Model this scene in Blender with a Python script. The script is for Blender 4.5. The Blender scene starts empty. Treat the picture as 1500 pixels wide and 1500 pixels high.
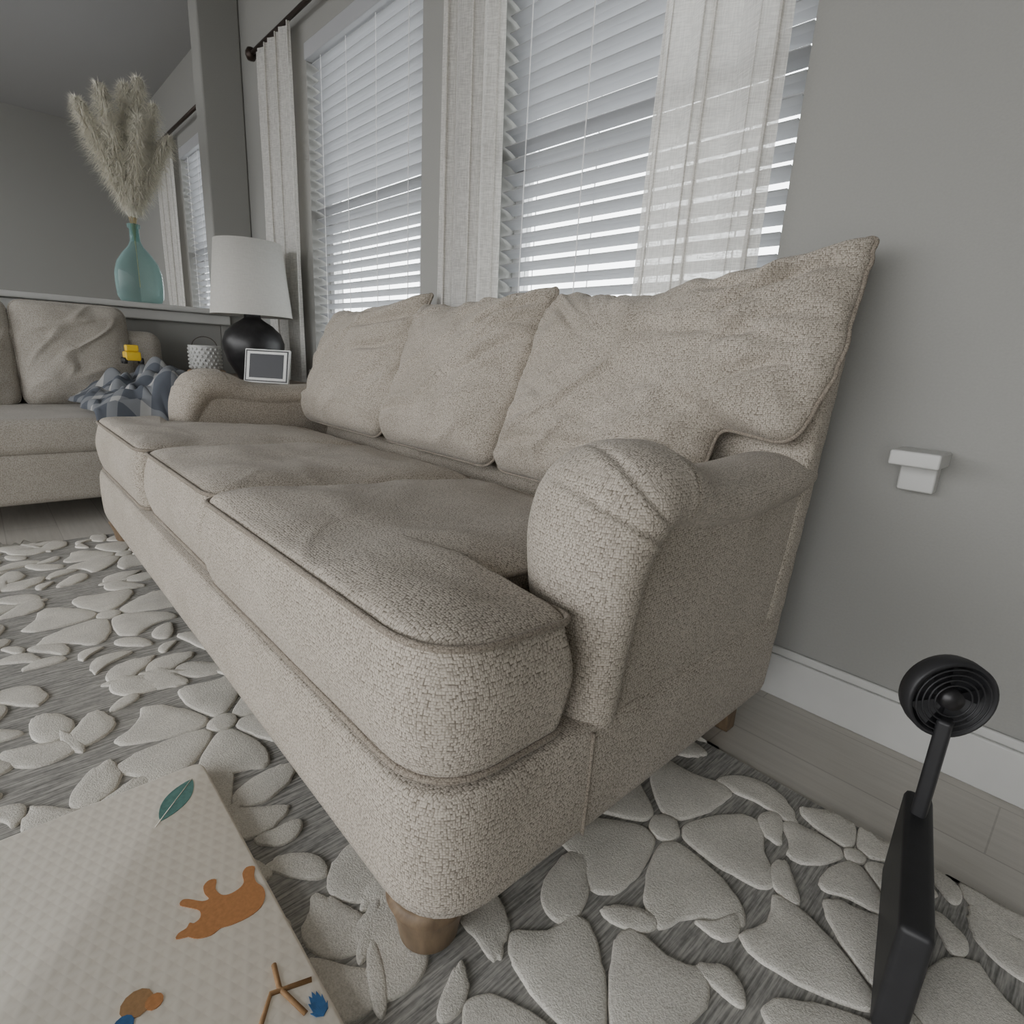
import bpy, bmesh, math, random
from mathutils import Vector, Matrix, noise
random.seed(7)
H=0.75
WY=1.318
# ------------------------------------------------------------ materials
def newmat(name):
    m=bpy.data.materials.new(name); m.use_nodes=True
    nt=m.node_tree; b=nt.nodes["Principled BSDF"]
    return m,nt,b
def N(nt,t,**kw):
    n=nt.nodes.new(t)
    for k,v in kw.items(): setattr(n,k,v)
    return n
def L(nt,a,b): nt.links.new(a,b)
def coords(nt,scale=(1,1,1),rot=(0,0,0)):
    tc=N(nt,'ShaderNodeTexCoord'); mp=N(nt,'ShaderNodeMapping')
    mp.inputs['Scale'].default_value=scale; mp.inputs['Rotation'].default_value=rot
    L(nt,tc.outputs['Object'],mp.inputs['Vector']); return mp.outputs['Vector']
def ramp(nt,fac,stops):
    r=N(nt,'ShaderNodeValToRGB'); e=r.color_ramp.elements
    e[0].position=stops[0][0]; e[0].color=(*stops[0][1],1)
    e[1].position=stops[-1][0]; e[1].color=(*stops[-1][1],1)
    for p,c in stops[1:-1]:
        x=e.new(p); x.color=(*c,1)
    L(nt,fac,r.inputs['Fac']); return r.outputs['Color']
def mix(nt,fac,a,b,mode='MIX'):
    m=N(nt,'ShaderNodeMixRGB',blend_type=mode)
    if isinstance(fac,(int,float)): m.inputs['Fac'].default_value=fac
    else: L(nt,fac,m.inputs['Fac'])
    for s,v in (('Color1',a),('Color2',b)):
        if isinstance(v,tuple): m.inputs[s].default_value=(*v,1)
        else: L(nt,v,m.inputs[s])
    return m.outputs['Color']
def mth(nt,op,a,b=None,c=None):
    n=N(nt,'ShaderNodeMath',operation=op)
    for i,v in enumerate((a,b,c)):
        if v is None: continue
        if isinstance(v,(int,float)): n.inputs[i].default_value=v
        else: L(nt,v,n.inputs[i])
    return n.outputs[0]
def noisetex(nt,vec,scale,detail=3,rough=.5):
    n=N(nt,'ShaderNodeTexNoise'); n.inputs['Scale'].default_value=scale
    n.inputs['Detail'].default_value=detail; n.inputs['Roughness'].default_value=rough
    L(nt,vec,n.inputs['Vector']); return n.outputs['Fac']
def bump(nt,b,h,strength,dist):
    n=N(nt,'ShaderNodeBump'); n.inputs['Strength'].default_value=strength
    n.inputs['Distance'].default_value=dist
    L(nt,h,n.inputs['Height']); L(nt,n.outputs['Normal'],b.inputs['Normal'])
def plain(name,col,rough=.6,nscale=60,var=.08,bmp=.1,metal=0):
    m,nt,b=newmat(name); v=coords(nt)
    f=noisetex(nt,v,nscale)
    c=ramp(nt,f,[(.3,tuple(x*(1-var) for x in col)),(.7,tuple(min(1,x*(1+var)) for x in col))])
    L(nt,c,b.inputs['Base Color']); b.inputs['Roughness'].default_value=rough
    b.inputs['Metallic'].default_value=metal
    if bmp: bump(nt,b,f,bmp,.002)
    return m
def fabric(name,light,dark,scale=390,bs=.5):
    # woven chenille: three planar weaves, picked by the surface direction
    m,nt,b=newmat(name)
    v=coords(nt)
    w=N(nt,'ShaderNodeTexNoise'); w.inputs['Scale'].default_value=22; L(nt,v,w.inputs['Vector'])
    add=N(nt,'ShaderNodeVectorMath',operation='MULTIPLY_ADD')
    L(nt,w.outputs['Color'],add.inputs[0]); add.inputs[1].default_value=(.006,.006,.006); L(nt,v,add.inputs[2])
    sp=N(nt,'ShaderNodeSeparateXYZ'); L(nt,add.outputs[0],sp.inputs[0])
    ge=N(nt,'ShaderNodeNewGeometry'); sn=N(nt,'ShaderNodeSeparateXYZ'); L(nt,ge.outputs['Normal'],sn.inputs[0])
    W=[mth(nt,'POWER',mth(nt,'ABSOLUTE',sn.outputs[i]),10.0) for i in range(3)]
    tot=mth(nt,'ADD',mth(nt,'ADD',W[0],W[1]),mth(nt,'ADD',W[2],.0001))
    D=None;C=None
    for i,(a,c) in enumerate(((1,2),(0,2),(0,1))):
        cb=N(nt,'ShaderNodeCombineXYZ'); L(nt,sp.outputs[a],cb.inputs[0]); L(nt,mth(nt,'MULTIPLY',sp.outputs[c],.72),cb.inputs[1])
        vo=N(nt,'ShaderNodeTexVoronoi',distance='CHEBYCHEV',voronoi_dimensions='2D'); vo.inputs['Scale'].default_value=scale
        vo.inputs['Randomness'].default_value=.5; L(nt,cb.outputs[0],vo.inputs['Vector'])
        bw=N(nt,'ShaderNodeRGBToBW'); L(nt,vo.outputs['Color'],bw.inputs[0])
        wt=mth(nt,'DIVIDE',W[i],tot)
        D=mth(nt,'MULTIPLY',vo.outputs['Distance'],wt) if D is None else mth(nt,'MULTIPLY_ADD',vo.outputs['Distance'],wt,D)
        C=mth(nt,'MULTIPLY',bw.outputs[0],wt) if C is None else mth(nt,'MULTIPLY_ADD',bw.outputs[0],wt,C)
    gap=ramp(nt,D,[(.32,(0,0,0)),(.60,(1,1,1))])
    mid=tuple((a*.60+d*.40) for a,d in zip(light,dark))
    cell=ramp(nt,C,[(.2,mid),(.62,light)])
    col=mix(nt,gap,cell,dark)
    big=noisetex(nt,v,7,4)
    shade=ramp(nt,big,[(.3,(.86,.855,.84)),(.7,(1,1,1))])
    col=mix(nt,1.0,col,shade,'MULTIPLY')
    L(nt,col,b.inputs['Base Color']); b.inputs['Roughness'].default_value=.95
    b.inputs['Specular IOR Level'].default_value=.1
    b.inputs['Sheen Weight'].default_value=.12; b.inputs['Sheen Roughness'].default_value=.5
    bump(nt,b,mth(nt,'SUBTRACT',1.0,D),bs,.0018)
    return m
M_FAB=fabric('sofa_tweed',(.585,.53,.455),(.17,.146,.118))
M_WELT=fabric('sofa_welt',(.38,.335,.28),(.15,.125,.10),450)
M_CHAIR=fabric('chair_fabric',(.50,.47,.42),(.28,.25,.21),300,.3)
M_WALL=plain('wall_paint',(.31,.308,.290),.85,220,.02,.25)
M_CEIL=plain('ceiling_paint',(.36,.36,.36),.9,150,.02,.15)
M_TRIM=plain('white_trim',(.55,.55,.53),.45,20,.02,0)
M_VINYL=plain('window_vinyl',(.65,.65,.65),.4,20,.02,0)
M_SLAT=plain('blind_slat',(.40,.405,.42),.5,15,.02,0)
M_CORD=plain('blind_cord',(.8,.8,.8),.7,60,.05,0)
M_BRONZE=plain('bronze_metal',(.05,.035,.028),.4,60,.15,.05,.6)
M_BLACK=plain('black_ceramic',(.018,.017,.018),.38,50,.3,.15)
M_PLASTIC=plain('black_plastic',(.02,.02,.022),.5,50,.1,.05)
M_SCREEN=plain('dark_screen',(.006,.007,.012),.45,5,.2,0)
M_WHITE=plain('white_ceramic',(.7,.7,.68),.5,60,.03,.05)
M_BEAD=plain('wood_bead',(.48,.34,.22),.6,80,.15,.1)
M_YELLOW=plain('yellow_plastic',(.75,.5,.03),.4,20,.05,0)
M_TAN=plain('print_tan',(.38,.17,.06),.7,200,.12,.05)
M_TAN2=plain('print_brown',(.28,.16,.07),.7,200,.12,.05)
M_TEAL=plain('print_teal',(.08,.19,.17),.7,150,.2,.05)
M_BLUE=plain('print_blue',(.02,.09,.22),.7,150,.2,.05)
M_PAMPAS=plain('pampas_plume',(.94,.91,.80),.9,80,.04,0)
M_STEM=plain('pampas_stem',(.45,.36,.2),.9,80,.1,0)
# wood
def wood(name,a,c,sc=(3,40,40)):
    m,nt,b=newmat(name); v=coords(nt,sc)
    f=noisetex(nt,v,1.5,5,.6)
    L(nt,ramp(nt,f,[(.3,a),(.7,c)]),b.inputs['Base Color']); b.inputs['Roughness'].default_value=.55
    bump(nt,b,f,.15,.002); return m
M_LEG=wood('leg_wood',(.11,.075,.045),(.22,.155,.095),(40,40,4))
M_TABLE=wood('table_wood',(.14,.105,.075),(.27,.21,.155),(4,40,40))
# floor
m,nt,b=newmat('floor_planks'); M_FLOOR=m
v=coords(nt)
br=N(nt,'ShaderNodeTexBrick'); br.offset=.37; br.inputs['Scale'].default_value=1
br.inputs['Brick Width'].default_value=1.2; br.inputs['Row Height'].default_value=.16
br.inputs['Mortar Size'].default_value=.0015
br.inputs['Color1'].default_value=(.50,.48,.43,1); br.inputs['Color2'].default_value=(.58,.56,.51,1); br.inputs['Mortar'].default_value=(.28,.26,.23,1)
L(nt,v,br.inputs['Vector'])
g=noisetex(nt,coords(nt,(3,45,1)),1.6,5,.65)
c=mix(nt,.5,br.outputs['Color'],ramp(nt,g,[(.3,(.46,.43,.39)),(.7,(.64,.61,.56))]))
L(nt,c,b.inputs['Base Color']); b.inputs['Roughness'].default_value=.42
# rug
m,nt,b=newmat('rug_weave'); M_RUG=m
a=noisetex(nt,coords(nt,(260,16,1),(0,0,.25)),1,3,.6)
c2=noisetex(nt,coords(nt,(60,60,1)),2,2)
col=ramp(nt,a,[(.34,(.12,.12,.11)),(.47,(.26,.255,.24)),(.62,(.50,.485,.45))])
col=mix(nt,.3,col,ramp(nt,c2,[(.3,(.22,.22,.21)),(.7,(.44,.43,.40))]))
L(nt,col,b.inputs['Base Color']); b.inputs['Roughness'].default_value=.95
bump(nt,b,a,.6,.003)
m,nt,b=newmat('rug_pile'); M_PILE=m
v=coords(nt); a=noisetex(nt,v,420,3,.7); a2=noisetex(nt,v,18,4)
col=ramp(nt,a,[(.3,(.60,.575,.51)),(.62,(.86,.83,.76))])
col=mix(nt,1,col,ramp(nt,a2,[(.3,(.85,.85,.85)),(.7,(1,1,1))]),'MULTIPLY')
L(nt,col,b.inputs['Base Color']); b.inputs['Roughness'].default_value=1
b.inputs['Specular IOR Level'].default_value=.05
bump(nt,b,a,.8,.003)
# play mat
m,nt,b=newmat('mat_foam'); M_MAT=m
w1=N(nt,'ShaderNodeTexWave',wave_profile='SIN'); w1.inputs['Scale'].default_value=18; L(nt,coords(nt,(1,1,0),(0,0,.35)),w1.inputs['Vector'])
w2=N(nt,'ShaderNodeTexWave',wave_profile='SIN'); w2.inputs['Scale'].default_value=18; L(nt,coords(nt,(1,1,0),(0,0,1.92)),w2.inputs['Vector'])
mx=N(nt,'ShaderNodeMath',operation='MAXIMUM'); L(nt,w1.outputs['Fac'],mx.inputs[0]); L(nt,w2.outputs['Fac'],mx.inputs[1])
L(nt,ramp(nt,mx.outputs[0],[(.2,(.83,.785,.695)),(1.0,(.87,.83,.745))]),b.inputs['Base Color'])
b.inputs['Roughness'].default_value=.6; bump(nt,b,mx.outputs[0],.25,.0012)
# curtain
m,nt,b=newmat('sheer_linen'); M_CURT=m
out=nt.nodes['Material Output']
wv=noisetex(nt,coords(nt,(400,400,30)),1,2); wv2=noisetex(nt,coords(nt,(40,40,400)),1,2)
f=mix(nt,.5,wv,wv2); colr=ramp(nt,f,[(.35,(.80,.785,.75)),(.65,(.96,.95,.92))])
b.inputs['Roughness'].default_value=.9; L(nt,colr,b.inputs['Base Color'])
tr=N(nt,'ShaderNodeBsdfTranslucent'); tcol=mix(nt,1,colr,(.82,.80,.77),'MULTIPLY'); L(nt,tcol,tr.inputs['Color'])
tp=N(nt,'ShaderNodeBsdfTransparent')
s1=N(nt,'ShaderNodeMixShader'); s1.inputs[0].default_value=.45; L(nt,b.outputs[0],s1.inputs[1]); L(nt,tr.outputs[0],s1.inputs[2])
s2=N(nt,'ShaderNodeMixShader'); L(nt,ramp(nt,f,[(.42,(.18,.18,.18)),(.58,(.03,.03,.03))]),s2.inputs[0]); L(nt,s1.outputs[0],s2.inputs[1]); L(nt,tp.outputs[0],s2.inputs[2])
L(nt,s2.outputs[0],out.inputs['Surface'])
# lampshade
m,nt,b=newmat('lampshade_linen'); M_SHADE=m
out=nt.nodes['Material Output']
f=mix(nt,.5,noisetex(nt,coords(nt,(500,500,30)),1,2),noisetex(nt,coords(nt,(30,30,500)),1,2))
colr=ramp(nt,f,[(.35,(.66,.645,.60)),(.65,(.76,.745,.70))]); L(nt,colr,b.inputs['Base Color']); b.inputs['Roughness'].default_value=.9
tr=N(nt,'ShaderNodeBsdfTranslucent'); L(nt,colr,tr.inputs['Color'])
s1=N(nt,'ShaderNodeMixShader'); s1.inputs[0].default_value=.3; L(nt,b.outputs[0],s1.inputs[1]); L(nt,tr.outputs[0],s1.inputs[2]); L(nt,s1.outputs[0],out.inputs['Surface'])
# pane
m,nt,b=newmat('window_pane'); M_PANE=m
out=nt.nodes['Material Output']
tp=N(nt,'ShaderNodeBsdfTransparent'); b.inputs['Roughness'].default_value=.02
tp.inputs['Color'].default_value=(.96,.98,.98,1)
s1=N(nt,'ShaderNodeMixShader'); s1.inputs[0].default_value=.06; L(nt,tp.outputs[0],s1.inputs[1]); L(nt,b.outputs[0],s1.inputs[2]); L(nt,s1.outputs[0],out.inputs['Surface'])
# teal glass
m,nt,b=newmat('teal_glass'); M_GLASS=m
out=nt.nodes['Material Output']
b.inputs['Base Color'].default_value=(.30,.46,.45,1); b.inputs['Roughness'].default_value=.06
tp=N(nt,'ShaderNodeBsdfTransparent'); tp.inputs['Color'].default_value=(.76,.90,.885,1)
lw=N(nt,'ShaderNodeLayerWeight'); lw.inputs['Blend'].default_value=.35
s1=N(nt,'ShaderNodeMixShader'); L(nt,ramp(nt,lw.outputs['Facing'],[(0,(.10,.10,.10)),(1,(.85,.85,.85))]),s1.inputs[0]); L(nt,tp.outputs[0],s1.inputs[1]); L(nt,b.outputs[0],s1.inputs[2]); L(nt,s1.outputs[0],out.inputs['Surface'])
# plaid
m,nt,b=newmat('plaid_weave'); M_PLAID=m
w1=N(nt,'ShaderNodeTexWave',bands_direction='X'); w1.inputs['Scale'].default_value=3.0; L(nt,coords(nt,(1,1,1),(0,0,.5)),w1.inputs['Vector'])
w2=N(nt,'ShaderNodeTexWave',bands_direction='Y'); w2.inputs['Scale'].default_value=3.0; L(nt,coords(nt,(1,1,1),(0,0,.5)),w2.inputs['Vector'])
q1=N(nt,'ShaderNodeMath',operation='GREATER_THAN'); L(nt,w1.outputs['Fac'],q1.inputs[0]); q1.inputs[1].default_value=.75
q2=N(nt,'ShaderNodeMath',operation='GREATER_THAN'); L(nt,w2.outputs['Fac'],q2.inputs[0]); q2.inputs[1].default_value=.75
ad=N(nt,'ShaderNodeMath',operation='ADD'); L(nt,q1.outputs[0],ad.inputs[0]); L(nt,q2.outputs[0],ad.inputs[1])
hf=N(nt,'ShaderNodeMath',operation='MULTIPLY'); L(nt,ad.outputs[0],hf.inputs[0]); hf.inputs[1].default_value=.5
L(nt,ramp(nt,hf.outputs[0],[(.1,(.085,.095,.115)),(.5,(.19,.20,.215)),(.9,(.38,.38,.37))]),b.inputs['Base Color']); b.inputs['Roughness'].default_value=.95

# ------------------------------------------------------------ helpers
col=bpy.context.scene.collection
def empty(name,loc=(0,0,0)):
    o=bpy.data.objects.new(name,None); o.location=loc; o.empty_display_size=.1; col.objects.link(o); return o
def par(o,p):
    if p: 
        o.parent=p; o.matrix_parent_inverse=Matrix.Translation(p.location).inverted()
def mesh(name,verts,faces,mat,parent=None,smooth=True,mods=()):
    me=bpy.data.meshes.new(name); me.from_pydata([tuple(v) for v in verts],[],faces); me.validate(); me.update()
    bm=bmesh.new(); bm.from_mesh(me); bmesh.ops.recalc_face_normals(bm,faces=bm.faces); bm.to_mesh(me); bm.free()
    me.materials.append(mat)
    if smooth: me.polygons.foreach_set('use_smooth',[True]*len(me.polygons))
    o=bpy.data.objects.new(name,me); col.objects.link(o); par(o,parent); return o
def bevel(o,w,seg=3):
    m=o.modifiers.new('bevel','BEVEL'); m.width=w; m.segments=seg; m.limit_method='ANGLE'; m.angle_limit=.6
    o.data.polygons.foreach_set('use_smooth',[True]*len(o.data.polygons))
    wn=o.modifiers.new('wn','WEIGHTED_NORMAL'); return o
def boxvf(x0,x1,y0,y1,z0,z1,V,F):
    n=len(V)
    V+= [(x0,y0,z0),(x1,y0,z0),(x1,y1,z0),(x0,y1,z0),(x0,y0,z1),(x1,y0,z1),(x1,y1,z1),(x0,y1,z1)]
    F+= [tuple(n+i for i in f) for f in ((0,3,2,1),(4,5,6,7),(0,1,5,4),(1,2,6,5),(2,3,7,6),(3,0,4,7))]
def box(name,x0,x1,y0,y1,z0,z1,mat,parent=None,bev=0,seg=3):
    V=[];F=[]; boxvf(x0,x1,y0,y1,z0,z1,V,F)
    o=mesh(name,V,F,mat,parent,False)
    if bev: bevel(o,bev,seg)
    return o
def multibox(name,bs,mat,parent=None,bev=0):
    V=[];F=[]
    for b_ in bs: boxvf(*b_,V,F)
    o=mesh(name,V,F,mat,parent,False)
    if bev: bevel(o,bev,2)
    return o
def lathe(name,prof,c,mat,parent=None,seg=48):
    V=[];F=[]
    for r,z in prof:
        for i in range(seg):
            a=2*math.pi*i/seg; V.append((c[0]+r*math.cos(a),c[1]+r*math.sin(a),c[2]+z))
    for j in range(len(prof)-1):
        for i in range(seg):
            k=(i+1)%seg; F.append((j*seg+i,j*seg+k,(j+1)*seg+k,(j+1)*seg+i))
    return mesh(name,V,F,mat,parent)
def tube(name,pts,r,mat,parent=None,cyclic=False,seg=8,radii=None):
    pts=[Vector(p) for p in pts]; n=len(pts); V=[];F=[]
    prev=None
    for i,p in enumerate(pts):
        if cyclic: t=pts[(i+1)%n]-pts[i-1]
        else: t=pts[min(i+1,n-1)]-pts[max(i-1,0)]
        if t.length<1e-9: t=Vector((0,0,1))
        t.normalize()
        if prev is None:
            up=Vector((0,0,1)) if abs(t.z)<.9 else Vector((1,0,0))
            a=t.cross(up).normalized()
        else:
            a=(prev-t*prev.dot(t)).normalized()
        prev=a; b_=t.cross(a); rr=radii[i] if radii else r
        for k in range(seg):
            th=2*math.pi*k/seg; V.append(p+a*math.cos(th)*rr+b_*math.sin(th)*rr)
    m_=n if cyclic else n-1
    for i in range(m_):
        j=(i+1)%n
        for k in range(seg):
            l=(k+1)%seg; F.append((i*seg+k,i*seg+l,j*seg+l,j*seg+k))
    if not cyclic:
        F.append(tuple(range(seg))); F.append(tuple((n-1)*seg+k for k in range(seg)))
    return mesh(name,V,F,mat,parent)
def rounded(corners,radii,seg=8,ds=.012):
    out=[]; n=len(corners)
    for i in range(n):
        p=Vector(corners[i]); a=Vector(corners[i-1]); c=Vector(corners[(i+1)%n]); r=radii[i]
        d1=(a-p).normalized(); d2=(c-p).normalized()
        ang=d1.angle(d2); tl=min(r/math.tan(ang/2),(a-p).length*.48,(c-p).length*.48)
        q1=p+d1*tl; q2=p+d2*tl
        for k in range(seg+1):
            t=k/seg; out.append(q1*(1-t)**2+p*2*t*(1-t)+q2*t*t)
    res=[]
    m_=len(out)
    for i in range(m_):
        a=out[i]; b_=out[(i+1)%m_]; l=(b_-a).length
        k=max(1,int(l/ds))
        for j in range(k): res.append(a+(b_-a)*j/k)
    return res
def smooth_path(pts,n=8):
    P=[Vector(p) for p in pts]; out=[]
    for i in range(len(P)-1):
        p0=P[max(i-1,0)];p1=P[i];p2=P[i+1];p3=P[min(i+2,len(P)-1)]
        for k in range(n):
            t=k/n
            out.append(.5*((2*p1)+(p2-p0)*t+(2*p0-5*p1+4*p2-p3)*t*t+(3*p1-p0-3*p2+p3)*t**3))
    out.append(P[-1]); return out
def normals2d(P):
    n=len(P); out=[]
    area=sum(P[i].x*P[(i+1)%n].y-P[(i+1)%n].x*P[i].y for i in range(n))
    sg=1 if area>0 else -1
    for i in range(n):
        t=P[(i+1)%n]-P[i-1]
        if t.length<1e-9:t=Vector((1,0))
        t.normalize(); out.append(Vector((t.y,-t.x))*sg)
    return out
def ridged(p,s):
    return 1-abs(noise.noise(Vector(p)*s))*2

# ------------------------------------------------------------ room
CZ=2.56
def wall_holes(name,x0,x1,y0,y1,z0,z1,holes,mat):
    bs=[]; x=x0
    for a,b_,c,d in sorted(holes):
        bs.append((x,a,y0,y1,z0,z1)); bs.append((a,b_,y0,y1,z0,c)); bs.append((a,b_,y0,y1,d,z1)); x=b_
    bs.append((x,x1,y0,y1,z0,z1)); return multibox(name,bs,mat)
WZ0,WZ1=.635,2.08
wins=[(-3.91*H,-2.64*H),(-2.07*H,-.80*H),(-6.80*H,-5.55*H)]
wall_holes('wall_windows',-6.9,2.4,WY,WY+.16,0,CZ,[(a,b_,WZ0,WZ1) for a,b_ in wins],M_WALL)
box('floor',-6.9,2.4,-3.6,WY+.16,-.1,0,M_FLOOR)
box('ceiling',-6.9,2.4,-3.6,WY+.16,CZ,CZ+.1,M_CEIL)
box('wall_left',-7.05,-6.9,-3.6,WY+.16,0,CZ,M_WALL)
box('wall_right',2.4,2.55,-3.6,WY+.16,0,CZ,M_WALL)
HX=-5.0*H
box('wall_pier',HX-.14,HX,1.47*H,WY,0,CZ,M_WALL,None,.012)
box('wall_half',HX-.12,HX,-2.4,1.47*H,0,.90,M_WALL)
multibox('trim_ledge',[(HX-.16,HX+.06,-2.4,1.56*H,.90,.93),(HX,HX+.03,-2.4,1.54*H,.845,.90)],M_TRIM,None,.008)
multibox('baseboard_windows',[(HX,2.4,WY-.014,WY,0,.105),(HX,2.4,WY-.009,WY,.105,.125)],M_TRIM,None,.004)
multibox('baseboard_left',[(HX,HX+.014,-2.4,WY-.014,0,.12)],M_TRIM,None,.004)
multibox('wall_shelf',[(-.290,-.210,WY-.085,WY,.597,.625),(-.280,-.220,WY-.03,WY,.545,.597)],M_TRIM,None,.004)

def blind(x0,x1):
    root=empty('window_blind',((x0+x1)/2,WY+.04,WZ1))
    V=[];F=[]; yc=WY+.045; hw=.0255; th=math.radians(19); t=.0014
    z=WZ1-.085; pitch=.0435; dy=math.cos(th)*hw; dz=math.sin(th)*hw
    while z>WZ0+.05:
        n=len(V); tw=random.uniform(-.0012,.0012)
        prof=[(-dy,dz-t+tw),(0,.003-t),(dy,-dz-t+tw),(dy,-dz+t+tw),(0,.003+t),(-dy,dz+t+tw)]
        for x in (x0+.012,x1-.012):
            for y_,z_ in prof: V.append((x,yc+y_,z+z_))
        for k in range(6):
            l=(k+1)%6; F.append((n+k,n+l,n+6+l,n+6+k))
        F.append((n,n+1,n+4,n+5));F.append((n+1,n+2,n+3,n+4));F.append((n+6,n+7,n+10,n+11));F.append((n+7,n+8,n+9,n+10))
        z-=pitch
    mesh('slats',V,F,M_SLAT,root,False)
    multibox('head_and_bottom_rail',[(x0+.005,x1-.005,WY-.012,WY+.05,WZ1-.07,WZ1-.003),(x0+.012,x1-.012,yc-.026,yc+.026,WZ0+.012,WZ0+.034)],M_SLAT,root,.004)
    w=x1-x0; bs=[]
    for f in (.12,.37,.63,.88):
        xc=x0+w*f
        for yy in (yc-.029,yc+.029): bs.append((xc-.0016,xc+.0016,yy-.001,yy+.001,WZ0+.03,WZ1-.06))
    multibox('ladder_cords',bs,M_CORD,root)
def window(i,x0,x1):
    root=empty('window_%d'%i,((x0+x1)/2,WY+.1,WZ0)); y0,y1=WY+.09,WY+.13; f=.04; zm=(WZ0+WZ1)/2
    multibox('frame',[(x0,x0+f,y0,y1,WZ0,WZ1),(x1-f,x1,y0,y1,WZ0,WZ1),(x0,x1,y0,y1,WZ0,WZ0+f),(x0,x1,y0,y1,WZ1-f,WZ1),(x0,x1,y0,y1,zm-.025,zm+.025)],M_VINYL,root)
    box('pane',x0+f,x1-f,y0+.018,y0+.022,WZ0+f,WZ1-f,M_PANE,root)
    multibox('stool_and_apron',[(x0-.04,x1+.04,WY-.028,WY+.09,WZ0-.028,WZ0),(x0-.02,x1+.02,WY-.014,WY,WZ0-.095,WZ0-.028)],M_TRIM,root,.004)
for i,(a,b_) in enumerate(wins):
    window(i+1,a,b_); blind(a,b_)
def curtain(x0,x1,z0,z1,folds,amp,seed,yc=WY-.052):
    V=[];F=[]; nx=folds*14; nz=60
    for j in range(nz+1):
        tz=j/nz; z=z0+(z1-z0)*tz
        for i in range(nx+1):
            u=i/nx; ph=u*folds*2*math.pi+.9*noise.noise(Vector((u*4,tz*1.2,seed)))*2
            pinch=1-.12*tz
            xm=(x0+x1)/2; x=xm+(x0-xm+(x1-x0)*u)*pinch+.014*math.sin(ph*.5+seed)+.008*math.sin(ph*2)
            y=yc+amp*math.sin(ph)*(.8+.35*noise.noise(Vector((u*3,tz*2,seed+5))))
            V.append((x,y,z))
    for j in range(nz):
        for i in range(nx):
            a=j*(nx+1)+i; F.append((a,a+1,a+nx+2,a+nx+1))
    return mesh('sheer_curtain',V,F,M_CURT)
RZ=2.9*H
curtain(-2.42*H,-1.93*H,.03,RZ-.013,5,.019,1.0)
curtain(-1.27*H,-.80*H,.03,RZ-.013,5,.019,2.3)
curtain(-4.55*H,-3.93*H,.03,RZ-.013,6,.019,3.1)
curtain(-7.45*H,-6.80*H,.03,RZ-.013,6,.019,4.7)
def rod(x0,x1):
    root=empty('curtain_rod',((x0+x1)/2,WY-.052,RZ)); y=WY-.052
    tube('pole',[(x0,y,RZ),(x1,y,RZ)],.011,M_BRONZE,root,seg=16)
    for x in (x0,x1):
        V=lathe('finial',[(0,-.03),(.018,-.026),(.027,-.008),(.027,.008),(.018,.026),(0,.03)],(x,y,RZ),M_BRONZE,root,24)
    for x in (x0+.07,x1-.07):
        multibox('bracket',[(x-.008,x+.008,y,WY,RZ-.006,RZ+.010),(x-.016,x+.016,WY-.008,WY,RZ-.03,RZ+.04)],M_BRONZE,root)
rod(-4.62*H,-2.52*H); rod(-2.44*H,-.66*H); rod(-7.6*H,-5.45*H)

# ------------------------------------------------------------ sofa
SX0,SX1=-3.39*H,-.52*H
sofa=empty('sofa',((SX0+SX1)/2,.9*H,0))
def prism(name,outline,z0,z1,bulge,mat,parent,round_=.012,rows=8):
    Nn=normals2d(outline); n=len(outline); V=[];F=[]; rings=[]
    prof=[(-round_,0)]+[(bulge*math.sin(math.pi*k/rows)-round_*(.3 if k in(0,rows) else 0),k/rows) for k in range(rows+1)]+[(-round_,1)]
    for k,(o_,t) in enumerate(prof):
        z=z0+(z1-z0)*t
        if k==1: z+=round_*.4
        if k==len(prof)-2: z-=round_*.4
        for p,q in zip(outline,Nn): V.append((p.x+q.x*o_,p.y+q.y*o_,z))
    for k in range(len(prof)-1):
        for i in range(n):
            j=(i+1)%n; F.append((k*n+i,k*n+j,(k+1)*n+j,(k+1)*n+i))
    F.append(tuple(range(n))); F.append(tuple((len(prof)-1)*n+i for i in range(n)))
    return mesh(name,V,F,mat,parent)
base=rounded([(SX0,.372*H),(SX1,.372*H),(SX1,1.5*H),(SX0,1.5*H)],[.14*H,.14*H,.02,.02])
prism('base_rail',base,.143*H,.375*H,.004,M_FAB,sofa,.010)

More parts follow.
